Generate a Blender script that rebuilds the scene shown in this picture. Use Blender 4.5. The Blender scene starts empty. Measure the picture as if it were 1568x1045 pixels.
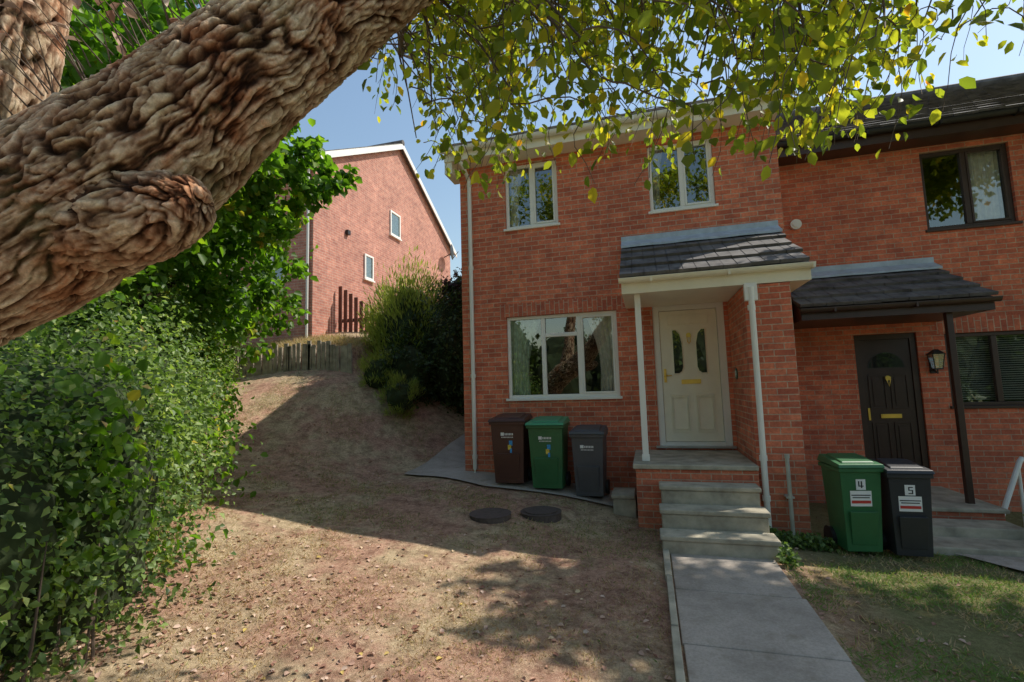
import bpy, math, random
import numpy as np
from mathutils import Vector, Matrix, noise
random.seed(7); rng=np.random.default_rng(11)
scene=bpy.context.scene
COL=bpy.context.collection
# ------------------------------------------------------------------ materials
def mat(name):
    m=bpy.data.materials.new(name); m.use_nodes=True
    nt=m.node_tree; b=nt.nodes['Principled BSDF']; return m,nt,b
def N(nt,t,**k):
    n=nt.nodes.new(t)
    for a,v in k.items(): setattr(n,a,v)
    return n
def ramp(nt,stops,src=None):
    r=N(nt,'ShaderNodeValToRGB'); e=r.color_ramp.elements
    while len(e)<len(stops): e.new(.5)
    for i,(p,c) in enumerate(stops): e[i].position=p; e[i].color=(c[0],c[1],c[2],1)
    if src is not None: nt.links.new(src,r.inputs[0])
    return r
def noisetex(nt,scale,detail=6,rough=.6,vec=None,dist=0):
    n=N(nt,'ShaderNodeTexNoise'); n.inputs['Scale'].default_value=scale
    n.inputs['Detail'].default_value=detail; n.inputs['Roughness'].default_value=rough
    n.inputs['Distortion'].default_value=dist
    if vec is None:
        tc=N(nt,'ShaderNodeTexCoord'); vec=tc.outputs['Object']
    nt.links.new(vec,n.inputs['Vector']); return n
def mixc(nt,f,a,b,mode='MIX'):
    m=N(nt,'ShaderNodeMix',data_type='RGBA',blend_type=mode)
    for s,v in ((m.inputs['Factor'],f),(m.inputs[6],a),(m.inputs[7],b)):
        if hasattr(v,'links'): nt.links.new(v,s)
        elif isinstance(v,(int,float)): s.default_value=v
        else: s.default_value=(v[0],v[1],v[2],1)
    return m.outputs[2]
def bump(nt,b,h,strength=.3,dist=.01):
    bp=N(nt,'ShaderNodeBump'); bp.inputs['Strength'].default_value=strength; bp.inputs['Distance'].default_value=dist
    nt.links.new(h,bp.inputs['Height']); nt.links.new(bp.outputs[0],b.inputs['Normal']); return bp
def simple(name,c,rough=.5,var=.12,scale=6,metal=0,bmp=.1,spec=.5):
    m,nt,b=mat(name); n=noisetex(nt,scale,8)
    r=ramp(nt,[(.3,[x*(1-var) for x in c]),(.7,[min(1,x*(1+var)) for x in c])],n.outputs['Fac'])
    nt.links.new(r.outputs[0],b.inputs['Base Color']); b.inputs['Roughness'].default_value=rough
    b.inputs['Metallic'].default_value=metal; b.inputs['Specular IOR Level'].default_value=spec
    n2=noisetex(nt,scale*12,4); bump(nt,b,n2.outputs['Fac'],bmp,.004); return m
def brick_mat(name,c1,c2,mortar,dirt=.5,soldier=False):
    m,nt,b=mat(name)
    tc=N(nt,'ShaderNodeTexCoord'); geo=N(nt,'ShaderNodeNewGeometry')
    s=N(nt,'ShaderNodeSeparateXYZ'); nt.links.new(tc.outputs['Object'],s.inputs[0])
    sn=N(nt,'ShaderNodeSeparateXYZ'); nt.links.new(geo.outputs['True Normal'],sn.inputs[0])
    ab=N(nt,'ShaderNodeMath',operation='ABSOLUTE'); nt.links.new(sn.outputs[0],ab.inputs[0])
    gt=N(nt,'ShaderNodeMath',operation='GREATER_THAN'); nt.links.new(ab.outputs[0],gt.inputs[0]); gt.inputs[1].default_value=.5
    mx=N(nt,'ShaderNodeMix',data_type='FLOAT'); nt.links.new(gt.outputs[0],mx.inputs[0]); nt.links.new(s.outputs[0],mx.inputs[2]); nt.links.new(s.outputs[1],mx.inputs[3])
    cb=N(nt,'ShaderNodeCombineXYZ')
    if soldier: nt.links.new(mx.outputs[0],cb.inputs[1]); nt.links.new(s.outputs[2],cb.inputs[0])
    else: nt.links.new(mx.outputs[0],cb.inputs[0]); nt.links.new(s.outputs[2],cb.inputs[1])
    nz=noisetex(nt,9,3,.5,cb.outputs[0]); sc=N(nt,'ShaderNodeVectorMath',operation='SCALE'); nt.links.new(nz.outputs['Color'],sc.inputs[0]); sc.inputs['Scale'].default_value=.008
    ad=N(nt,'ShaderNodeVectorMath',operation='ADD'); nt.links.new(cb.outputs[0],ad.inputs[0]); nt.links.new(sc.outputs[0],ad.inputs[1])
    br=N(nt,'ShaderNodeTexBrick'); nt.links.new(ad.outputs[0],br.inputs['Vector'])
    br.inputs['Scale'].default_value=1; br.inputs['Brick Width'].default_value=.225; br.inputs['Row Height'].default_value=.075
    br.inputs['Mortar Size'].default_value=.006; br.inputs['Mortar Smooth'].default_value=.2; br.inputs['Bias'].default_value=-.05
    br.inputs['Color1'].default_value=(*c1,1); br.inputs['Color2'].default_value=(*c2,1); br.inputs['Mortar'].default_value=(*mortar,1)
    big=noisetex(nt,.9,5,.6,cb.outputs[0]); fine=noisetex(nt,30,6,.7,cb.outputs[0]); mid=noisetex(nt,5.5,4,.6,cb.outputs[0])
    r1=ramp(nt,[(.3,(.82,.80,.78)),(.7,(1.14,1.12,1.08))],big.outputs['Fac']); r2=ramp(nt,[(.3,(.80,.78,.78)),(.7,(1.18,1.18,1.18))],fine.outputs['Fac'])
    r4=ramp(nt,[(.35,(.80,.76,.78)),(.65,(1.12,1.1,1.06))],mid.outputs['Fac'])
    c=mixc(nt,1,br.outputs['Color'],r1.outputs[0],'MULTIPLY'); c=mixc(nt,1,c,r2.outputs[0],'MULTIPLY'); c=mixc(nt,1,c,r4.outputs[0],'MULTIPLY')
    ef=noisetex(nt,2.3,7,.7,cb.outputs[0]); re=ramp(nt,[(.58,(0,0,0)),(.78,(.28,.28,.28))],ef.outputs['Fac'])
    c=mixc(nt,re.outputs[0],c,(.62,.44,.35))
    mr=N(nt,'ShaderNodeMapRange'); nt.links.new(s.outputs[2],mr.inputs[0]); mr.inputs[1].default_value=-.9; mr.inputs[2].default_value=.15; mr.inputs[3].default_value=dirt; mr.inputs[4].default_value=0
    mm=N(nt,'ShaderNodeMath',operation='MULTIPLY'); nt.links.new(mr.outputs[0],mm.inputs[0]); nt.links.new(ef.outputs['Fac'],mm.inputs[1])
    c=mixc(nt,mm.outputs[0],c,(.16,.13,.07))
    nt.links.new(c,b.inputs['Base Color']); b.inputs['Roughness'].default_value=.88
    iv=N(nt,'ShaderNodeMath',operation='SUBTRACT'); iv.inputs[0].default_value=1; nt.links.new(br.outputs['Fac'],iv.inputs[1])
    ad2=N(nt,'ShaderNodeMath',operation='MULTIPLY_ADD'); nt.links.new(fine.outputs['Fac'],ad2.inputs[0]); ad2.inputs[1].default_value=.4; nt.links.new(iv.outputs[0],ad2.inputs[2])
    bump(nt,b,ad2.outputs[0],.45,.006); return m
BRICK=brick_mat('red_brick',(.80,.25,.135),(.54,.14,.078),(.60,.44,.32))
BRICK5=brick_mat('red_brick_b',(.74,.222,.12),(.52,.135,.078),(.52,.37,.27))
BRICKN=brick_mat('neighbour_brick',(.58,.27,.20),(.46,.19,.14),(.58,.47,.39),0)
SOLD=brick_mat('soldier_brick',(.70,.21,.115),(.50,.13,.08),(.56,.42,.31),0,True)
WHITE=simple('white_upvc',(.88,.86,.78),.35,.04,3,0,.03)
CREAM=simple('cream_paint',(.90,.85,.68),.45,.06,3,0,.05)
BROWN=simple('brown_frame',(.05,.026,.018),.4,.2)
DDOOR=simple('dark_door',(.045,.024,.02),.35,.2)
GOLD=simple('brass',(.85,.6,.15),.3,.1,5,1)
METAL=simple('steel',(.6,.6,.6),.35,.1,5,1)
TILE=simple('concrete_roof_tile',(.14,.13,.125),.8,.5,5,0,.6,.3)
LEAD=simple('lead_flashing',(.45,.53,.60),.55,.2,7,0,.3)
CONC=simple('concrete_step',(.44,.395,.30),.9,.35,5,0,.5,.2)
BLACK=simple('black_plastic',(.02,.02,.02),.5,.2)
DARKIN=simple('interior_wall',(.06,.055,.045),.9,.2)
CURT=simple('curtain',(.6,.7,.62),.9,.4,14)
CURT2=simple('curtain_pale',(.85,.8,.74),.9,.15,14)
BLIND=simple('blind_slat',(.6,.57,.5),.6,.1)
SIGNM=simple('white_label',(.85,.85,.83),.5,.05)
REDM=simple('red_ink',(.6,.05,.04),.5,.05)
BLUEM=simple('blue_sticker',(.05,.35,.75),.5,.3,40)
YELM=simple('yellow_sticker',(.8,.6,.08),.5,.3,40)
WOODG=simple('weathered_timber',(.35,.30,.23),.9,.4,6,0,.5)
WOODB=simple('brown_timber',(.16,.06,.04),.8,.3,6,0,.3)
def glass_mat():
    m=bpy.data.materials.new('window_glass'); m.use_nodes=True; nt=m.node_tree; nt.nodes.clear()
    o=N(nt,'ShaderNodeOutputMaterial'); mx=N(nt,'ShaderNodeMixShader'); t=N(nt,'ShaderNodeBsdfTransparent'); g=N(nt,'ShaderNodeBsdfGlossy'); g.inputs['Roughness'].default_value=.015
    t.inputs[0].default_value=(.85,.88,.86,1); g.inputs[0].default_value=(.9,.95,.93,1)
    lw=N(nt,'ShaderNodeLayerWeight'); lw.inputs[0].default_value=.25
    mr=N(nt,'ShaderNodeMapRange'); mr.inputs[3].default_value=.2; mr.inputs[4].default_value=1; nt.links.new(lw.outputs[0],mr.inputs[0])
    nz=noisetex(nt,1.6,1); bp=N(nt,'ShaderNodeBump'); bp.inputs['Strength'].default_value=.05; bp.inputs['Distance'].default_value=.02
    nt.links.new(nz.outputs[0],bp.inputs['Height']); nt.links.new(bp.outputs[0],g.inputs['Normal'])
    nt.links.new(mr.outputs[0],mx.inputs[0]); nt.links.new(t.outputs[0],mx.inputs[1]); nt.links.new(g.outputs[0],mx.inputs[2]); nt.links.new(mx.outputs[0],o.inputs[0]); return m
GLASS=glass_mat()
def leaf_mat(name,stops,trans=.45,tint=(1.6,1.7,.6),rough=.45):
    m=bpy.data.materials.new(name); m.use_nodes=True; nt=m.node_tree; b=nt.nodes['Principled BSDF']; o=nt.nodes['Material Output']
    at=N(nt,'ShaderNodeAttribute',attribute_name='var'); r=ramp(nt,stops,at.outputs['Fac']); c=r.outputs[0]
    nt.links.new(c,b.inputs['Base Color']); b.inputs['Roughness'].default_value=rough; b.inputs['Specular IOR Level'].default_value=.35
    t=N(nt,'ShaderNodeBsdfTranslucent'); c2=mixc(nt,1,c,tint,'MULTIPLY'); nt.links.new(c2,t.inputs[0])
    mx=N(nt,'ShaderNodeMixShader'); mx.inputs[0].default_value=trans; nt.links.new(b.outputs[0],mx.inputs[1]); nt.links.new(t.outputs[0],mx.inputs[2]); nt.links.new(mx.outputs[0],o.inputs[0]); return m
LCH=leaf_mat('cherry_leaf',[(0,(.07,.11,.02)),(.45,(.15,.21,.035)),(.8,(.33,.34,.04)),(.94,(.52,.40,.05)),(1,(.45,.18,.03))],.62,(2.6,2.4,.8))
LSY=leaf_mat('sycamore_leaf',[(0,(.05,.11,.015)),(.6,(.12,.23,.03)),(.9,(.24,.33,.04)),(1,(.4,.32,.06))],.5,(2.0,2.2,.6))
LHE=leaf_mat('hedge_leaf',[(0,(.05,.09,.035)),(.4,(.13,.21,.06)),(.75,(.30,.40,.13)),(.92,(.50,.54,.22)),(1,(.45,.28,.10))],.38,(1.7,1.9,.7))
LDK=leaf_mat('laurel_leaf',[(0,(.035,.06,.02)),(.6,(.07,.11,.035)),(1,(.15,.18,.07))],.3)
LYE=leaf_mat('willow_shrub_leaf',[(0,(.16,.21,.045)),(.6,(.34,.40,.10)),(1,(.55,.54,.2))],.4)
LPU=leaf_mat('purple_leaf',[(0,(.05,.025,.03)),(1,(.13,.07,.06))],.3,(1,1,1))
LDE=leaf_mat('dead_leaf',[(0,(.26,.12,.08)),(.5,(.50,.29,.21)),(.88,(.76,.58,.46)),(.96,(.64,.46,.16)),(1,(.6,.45,.12))],.15,(1,1,1),.7)
LGR=leaf_mat('grass_blade',[(0,(.32,.17,.11)),(.35,(.58,.42,.26)),(.5,(.52,.43,.21)),(.62,(.17,.23,.06)),(1,(.20,.36,.08))],.3,(1.2,1.2,.7),.7)
LBG=leaf_mat('distant_leaf',[(0,(.03,.055,.015)),(1,(.09,.14,.03))],.3)
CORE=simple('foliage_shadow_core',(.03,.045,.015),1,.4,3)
def bark_mat():
    m,nt,b=mat('bark')
    at=N(nt,'ShaderNodeAttribute',attribute_name='var')
    r=ramp(nt,[(0,(.03,.016,.010)),(.3,(.13,.07,.04)),(.55,(.33,.215,.14)),(.78,(.55,.42,.30)),(1,(.80,.66,.50))],at.outputs['Fac'])
    n=noisetex(nt,4,8,.7); r2=ramp(nt,[(.38,(.80,.50,.36)),(.5,(1,.97,.93)),(.7,(1.05,1.08,.90))],n.outputs[0]); c=mixc(nt,1,r.outputs[0],r2.outputs[0],'MULTIPLY')
    n3=noisetex(nt,2.2,6,.7); r3=ramp(nt,[(.54,(0,0,0)),(.70,(.55,.55,.55))],n3.outputs[0]); c=mixc(nt,r3.outputs[0],c,(.25,.23,.11))
    n4=noisetex(nt,90,8,.75); r4=ramp(nt,[(.3,(.6,.6,.6)),(.7,(1.3,1.3,1.3))],n4.outputs[0]); c=mixc(nt,1,c,r4.outputs[0],'MULTIPLY')
    nt.links.new(c,b.inputs['Base Color']); b.inputs['Roughness'].default_value=.9; b.inputs['Specular IOR Level'].default_value=.2
    bump(nt,b,n4.outputs[0],.6,.008); return m
BARK=bark_mat()
TWIG=simple('twig_bark',(.12,.085,.06),.85,.3,20)
def ground_mat():
    m,nt,b=mat('lawn_ground')
    tc=N(nt,'ShaderNodeTexCoord'); s=N(nt,'ShaderNodeSeparateXYZ'); nt.links.new(tc.outputs['Object'],s.inputs[0])
    n1=noisetex(nt,1.0,10,.7); n2=noisetex(nt,26,8,.8); n3=noisetex(nt,140,4,.7); n5=noisetex(nt,6,8,.75)
    dirt=ramp(nt,[(.3,(.28,.145,.10)),(.5,(.52,.315,.225)),(.7,(.72,.50,.37))],n2.outputs[0])
    straw=ramp(nt,[(.3,(.38,.28,.17)),(.6,(.66,.52,.34)),(.75,(.82,.70,.50))],n2.outputs[0])
    green=ramp(nt,[(.3,(.12,.11,.05)),(.55,(.19,.22,.08)),(.75,(.33,.30,.15))],n2.outputs[0])
    f=ramp(nt,[(.45,(0,0,0)),(.57,(1,1,1))],n1.outputs[0]); c=mixc(nt,f.outputs[0],dirt.outputs[0],straw.outputs[0])
    f5=ramp(nt,[(.38,(.60,.56,.54)),(.56,(1.08,1.06,1.04))],n5.outputs[0]); c=mixc(nt,1,c,f5.outputs[0],'MULTIPLY')
    mr=N(nt,'ShaderNodeMapRange'); nt.links.new(s.outputs[0],mr.inputs[0]); mr.inputs[1].default_value=4.0; mr.inputs[2].default_value=4.7; mr.inputs[3].default_value=0; mr.inputs[4].default_value=.8
    c=mixc(nt,mr.outputs[0],c,green.outputs[0])
    r3=ramp(nt,[(.3,(.6,.6,.6)),(.7,(1.3,1.3,1.3))],n3.outputs[0]); c=mixc(nt,1,c,r3.outputs[0],'MULTIPLY')
    nt.links.new(c,b.inputs['Base Color']); b.inputs['Roughness'].default_value=.95; b.inputs['Specular IOR Level'].default_value=.1
    ad=N(nt,'ShaderNodeMath',operation='MULTIPLY_ADD'); nt.links.new(n3.outputs[0],ad.inputs[0]); ad.inputs[1].default_value=.4; nt.links.new(n2.outputs[0],ad.inputs[2])
    bump(nt,b,ad.outputs[0],.8,.035); return m
GROUND=ground_mat()
def paving_mat():
    m,nt,b=mat('concrete_paving')
    n1=noisetex(nt,1.7,8,.65); n2=noisetex(nt,60,6,.7); n3=noisetex(nt,6,8,.7)
    r=ramp(nt,[(.3,(.34,.29,.24)),(.55,(.49,.42,.355)),(.75,(.57,.50,.43))],n1.outputs[0]); r2=ramp(nt,[(.3,(.78,.78,.78)),(.7,(1.15,1.15,1.15))],n2.outputs[0])
    c=mixc(nt,1,r.outputs[0],r2.outputs[0],'MULTIPLY'); r3=ramp(nt,[(.52,(0,0,0)),(.70,(.65,.65,.65))],n3.outputs[0]); c=mixc(nt,r3.outputs[0],c,(.25,.21,.15))
    nt.links.new(c,b.inputs['Base Color']); b.inputs['Roughness'].default_value=.9; bump(nt,b,n2.outputs[0],.4,.004); return m
PAVE=paving_mat()
# ------------------------------------------------------------------ mesh helpers
def empty(name):
    e=bpy.data.objects.new(name,None); COL.objects.link(e); e.empty_display_size=.2; return e
class MB:
    def __init__(s,name,mats,parent=None):
        s.v=[];s.f=[];s.m=[];s.name=name;s.mats=mats;s.parent=parent
    def quad(s,pts,mi=0):
        n=len(s.v); s.v+= [tuple(p) for p in pts]; s.f.append(tuple(range(n,n+len(pts)))); s.m.append(mi)
    def box(s,x0,x1,y0,y1,z0,z1,mi=0,M=None):
        n=len(s.v); P=[(x0,y0,z0),(x1,y0,z0),(x1,y1,z0),(x0,y1,z0),(x0,y0,z1),(x1,y0,z1),(x1,y1,z1),(x0,y1,z1)]
        if M is not None: P=[tuple(M@Vector(p)) for p in P]
        s.v+=P
        for q in ((0,3,2,1),(4,5,6,7),(0,1,5,4),(1,2,6,5),(2,3,7,6),(3,0,4,7)): s.f.append(tuple(n+i for i in q)); s.m.append(mi)
    def hexa(s,P,mi=0):
        n=len(s.v); s.v+=[tuple(p) for p in P]
        for q in ((0,3,2,1),(4,5,6,7),(0,1,5,4),(1,2,6,5),(2,3,7,6),(3,0,4,7)): s.f.append(tuple(n+i for i in q)); s.m.append(mi)
    def tube(s,pts,rs,seg=10,mi=0,cap=True):
        pts=[Vector(p) for p in pts]; n0=len(s.v)
        if not hasattr(rs,'__len__'): rs=[rs]*len(pts)
        up=Vector((0,0,1))
        for i,p in enumerate(pts):
            d=(pts[min(i+1,len(pts)-1)]-pts[max(i-1,0)]).normalized()
            a=d.cross(up)
            if a.length<.1: a=d.cross(Vector((0,1,0)))
            a.normalize(); b=a.cross(d)
            for k in range(seg):
                t=2*math.pi*k/seg; s.v.append(tuple(p+a*math.cos(t)*rs[i]+b*math.sin(t)*rs[i]))
        for i in range(len(pts)-1):
            for k in range(seg):
                k2=(k+1)%seg; s.f.append((n0+i*seg+k,n0+i*seg+k2,n0+(i+1)*seg+k2,n0+(i+1)*seg+k)); s.m.append(mi)
        if cap:
            s.f.append(tuple(n0+k for k in range(seg))); s.m.append(mi)
            s.f.append(tuple(n0+(len(pts)-1)*seg+k for k in reversed(range(seg)))); s.m.append(mi)
    def disc(s,c,r,axis='y',mi=0,seg=20,ry=None,a0=0,a1=2*math.pi):
        ry=ry or r; P=[]
        for k in range(seg+(0 if a1-a0>6.2 else 1)):
            t=a0+(a1-a0)*k/seg; u,w=math.cos(t)*r,math.sin(t)*ry
            P.append((c[0]+u,c[1],c[2]+w) if axis=='y' else ((c[0],c[1]+u,c[2]+w) if axis=='x' else (c[0]+u,c[1]+w,c[2])))
        s.quad(P,mi)
    def done(s,bevel=0,smooth=False):
        me=bpy.data.meshes.new(s.name); me.from_pydata(s.v,[],s.f)
        for m in s.mats: me.materials.append(m)
        me.polygons.foreach_set('material_index',s.m)
        if smooth: me.polygons.foreach_set('use_smooth',[True]*len(s.f))
        me.update(); o=bpy.data.objects.new(s.name,me); COL.objects.link(o)
        if s.parent: o.parent=s.parent
        if bevel:
            b=o.modifiers.new('bevel','BEVEL'); b.width=bevel; b.segments=2; b.limit_method='ANGLE'
        return o
def fast_mesh(name,V,F,material,var=None,parent=None,smooth=False):
    V=np.asarray(V,np.float32); F=np.asarray(F,np.int32); k=F.shape[1]
    me=bpy.data.meshes.new(name); me.vertices.add(len(V)); me.vertices.foreach_set('co',V.ravel())
    me.loops.add(F.size); me.loops.foreach_set('vertex_index',F.ravel())
    me.polygons.add(len(F)); me.polygons.foreach_set('loop_start',np.arange(0,F.size,k,dtype=np.int32))
    me.update(calc_edges=True)
    if smooth: me.polygons.foreach_set('use_smooth',[True]*len(F))
    if var is not None:
        a=me.attributes.new('var','FLOAT','POINT'); a.data.foreach_set('value',np.asarray(var,np.float32))
    me.materials.append(material); o=bpy.data.objects.new(name,me); COL.objects.link(o)
    if parent: o.parent=parent
    return o
def unit(a): return a/np.maximum(np.linalg.norm(a,axis=1,keepdims=True),1e-9)
def leaves(name,pos,d,nrm,L,W,var,material,parent=None,detailed=False,fold=.25):
    n=len(pos); d=unit(d); side=unit(np.cross(d,nrm)); nn=unit(np.cross(side,d))
    L=np.broadcast_to(L,(n,))[:,None]; W=np.broadcast_to(W,(n,))[:,None]
    if detailed:
        cfg=[(0,0,0),(.22,.40,fold),(.62,.50,fold),(1,0,-.25),(.62,-.50,fold),(.22,-.40,fold)]
        V=np.stack([pos+d*L*a+side*W*b+nn*W*(c if i!=3 else c*.8) for i,(a,b,c) in enumerate(cfg)],1)
        F=np.array([[0,1,2,3],[0,3,4,5]])
    else:
        cfg=[(0,0,0),(.45,.5,fold),(1,0,-.1),(.45,-.5,fold)]
        V=np.stack([pos+d*L*a+side*W*b+nn*W*c for a,b,c in cfg],1)
        F=np.array([[0,1,2],[0,2,3]])
    k=V.shape[1]; FF=(F[None]+(np.arange(n)*k)[:,None,None]).reshape(-1,F.shape[1])
    return fast_mesh(name,V.reshape(-1,3),FF,material,np.repeat(var,k),parent)
def blob_leaves(name,blobs,n,size,material,parent=None,shell=.72,detailed=False,zmin=None,droop=.3,asp=.55,spiky=False,clump=1.0):
    vol=np.array([(b[3]*b[4]+b[4]*b[5]+b[3]*b[5]) for b in blobs]); cnt=(vol/vol.sum()*n).astype(int)
    P=[];D=[]
    for b,c in zip(blobs,cnt):
        m=max(8,c//45); cc=unit(rng.normal(size=(m,3)))*(shell+(1.08-shell)*rng.random((m,1))); q=cc[rng.integers(0,m,c)]+rng.normal(size=(c,3))*.11
        q2=unit(rng.normal(size=(c,3)))*(shell+(1-shell)*rng.random((c,1))); kk=rng.random((c,1))<clump; q=np.where(kk,q,q2)
        P.append(q*np.array(b[3:6])+np.array(b[:3])); D.append(q)
    P=np.concatenate(P);D=unit(np.concatenate(D))
    if zmin is not None:
        k=P[:,2]>zmin(P[:,0],P[:,1]); P=P[k];D=D[k]
    n=len(P)
    if spiky: d=D*.5+rng.normal(size=(n,3))*.25+np.array([0,0,.8])
    else: d=D*.5+rng.normal(size=(n,3))*.7-np.array([0,0,droop])
    nr=D+rng.normal(size=(n,3))*.6+np.array([0,0,.5])
    s=size*(.6+.8*rng.random(n))
    var=np.clip(rng.beta(2.2,2.6,n)+.12*np.sin(P[:,0]*2.1+P[:,2]*1.7)+.08*np.sin(P[:,0]*6+P[:,1]*5+P[:,2]*4),0,1)
    return leaves(name,P,d,nr,s,s*asp,var,material,parent,detailed)
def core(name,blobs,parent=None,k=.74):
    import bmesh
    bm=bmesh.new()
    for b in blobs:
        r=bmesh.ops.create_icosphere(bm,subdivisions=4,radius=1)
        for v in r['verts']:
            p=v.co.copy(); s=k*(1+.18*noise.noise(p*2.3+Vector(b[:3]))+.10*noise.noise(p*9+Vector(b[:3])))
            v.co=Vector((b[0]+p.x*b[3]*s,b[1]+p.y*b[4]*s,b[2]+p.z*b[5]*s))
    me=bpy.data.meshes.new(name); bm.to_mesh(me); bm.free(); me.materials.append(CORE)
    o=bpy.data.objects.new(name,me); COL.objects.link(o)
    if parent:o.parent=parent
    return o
# ------------------------------------------------------------------ terrain
CP=np.array([(3.5,-2.2,-.81),(3.5,-5,-.81),(3.5,-9,-.82),(2.5,-1.2,-.78),(2.9,0,-.76),(1.5,-1,-.62),(1.6,.3,-.56),(0,-.8,-.5),(0,0,-.43),(-.1,2,-.42),(0,6,-.3),(0,12,0),
(-1.3,.4,-.42),(-1.0,3,.1),(-2.2,2.5,.75),(-3.6,2.1,1.3),(-6.85,2.1,1.34),(-4.2,-.7,.1),(-1.8,-3.0,-.42),(0,-3,-.6),(1.5,-3.5,-.75),(.1,-5.1,-.7),(-1.5,-6,-.6),(0,-9,-.8),(-5,-4,.1),(-9,-3,.6),(-9,-9,.3),(-4,-8,-.3),
(-5.5,4,2.1),(-9,2,1.5),(-9,6,2.3),(-5.5,10,2.4),(-3,6,1.7),(-3,12,2.2),(-12,14,2.6),(5,-1.3,-.93),(5.5,-3,-.92),(7,-1,-.95),(7,-4,-.97),(10,-3,-1.1),(14,-3,-1.4),(14,-9,-1.3),(8,1,-.98),(14,5,-1.2),(14,14,-1),(5,9,-.6)])
def tps(r2): return np.where(r2>1e-12,r2*np.log(np.maximum(r2,1e-12))*.5,0)
_n=len(CP); _d=((CP[:,None,:2]-CP[None,:,:2])**2).sum(-1); _A=np.zeros((_n+3,_n+3)); _A[:_n,:_n]=tps(_d)+np.eye(_n)*.05; _A[:_n,_n]=1; _A[:_n,_n+1:]=CP[:,:2]; _A[_n:,:_n]=_A[:_n,_n:].T
_w=np.linalg.solve(_A,np.concatenate([CP[:,2],[0,0,0]]))
def H(x,y):
    x=np.asarray(x,float);y=np.asarray(y,float); sh=x.shape
    xc=np.clip(x,-12,14).ravel(); yc=np.clip(y,-9,14).ravel()
    r2=(xc[:,None]-CP[None,:,0])**2+(yc[:,None]-CP[None,:,1])**2
    z=tps(r2)@_w[:_n]+_w[_n]+_w[_n+1]*xc+_w[_n+2]*yc
    def ss(t): t=np.clip(t,0,1); return t*t*(3-2*t)
    z+=.5*ss((y.ravel()-2.2)/.2)*ss((-3.55-x.ravel())/.2)
    k=ss((x.ravel()-2.85)/.15)*ss((4.3-x.ravel())/.25)*ss((-1-y.ravel())/.5); z=z*(1-k)+(-.815)*k
    z+= .012*np.sin(x.ravel()*3.1+y.ravel()*1.3)*np.sin(y.ravel()*2.7)*(1-k)
    return z.reshape(sh)
def h1(x,y): return float(H(np.array([x]),np.array([y]))[0])
xs=np.concatenate([[-400,-200,-100,-60,-35,-22,-15,-12,-10.5],np.arange(-9,9.01,.1),[9.5,10.5,12,14,18,25,40,70,120,200,400]])
ys=np.concatenate([[-400,-200,-100,-60,-35,-22,-15,-11,-9],np.arange(-7.8,5.01,.1),[5.5,6.5,8,10,12,14,18,25,40,70,120,200,400]])
X,Y=np.meshgrid(xs,ys); Z=H(X,Y); nx,ny=len(xs),len(ys)
idx=np.arange(nx*ny).reshape(ny,nx); F=np.stack([idx[:-1,:-1],idx[:-1,1:],idx[1:,1:],idx[1:,:-1]],-1).reshape(-1,4)
fast_mesh('ground',np.stack([X,Y,Z],-1).reshape(-1,3),F,GROUND,smooth=True)
# ------------------------------------------------------------------ building parts
def wall_front(B,x0,x1,z0,z1,y,holes,dep=.1,mi=0):
    xb=sorted(set([x0,x1]+[h[0] for h in holes]+[h[1] for h in holes])); zb=sorted(set([z0,z1]+[h[2] for h in holes]+[h[3] for h in holes]))
    for i in range(len(xb)-1):
        for j in range(len(zb)-1):
            cx=(xb[i]+xb[i+1])/2;cz=(zb[j]+zb[j+1])/2
            if any(h[0]<cx<h[1] and h[2]<cz<h[3] for h in holes): continue
            B.quad([(xb[i],y,zb[j]),(xb[i+1],y,zb[j]),(xb[i+1],y,zb[j+1]),(xb[i],y,zb[j+1])],mi)
    for a,b,c,d in holes:
        B.quad([(a,y,c),(a,y,d),(a,y+dep,d),(a,y+dep,c)],mi); B.quad([(b,y,c),(b,y+dep,c),(b,y+dep,d),(b,y,d)],mi)
        B.quad([(a,y,d),(b,y,d),(b,y+dep,d),(a,y+dep,d)],mi); B.quad([(a,y,c),(a,y+dep,c),(b,y+dep,c),(b,y,c)],mi)
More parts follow.
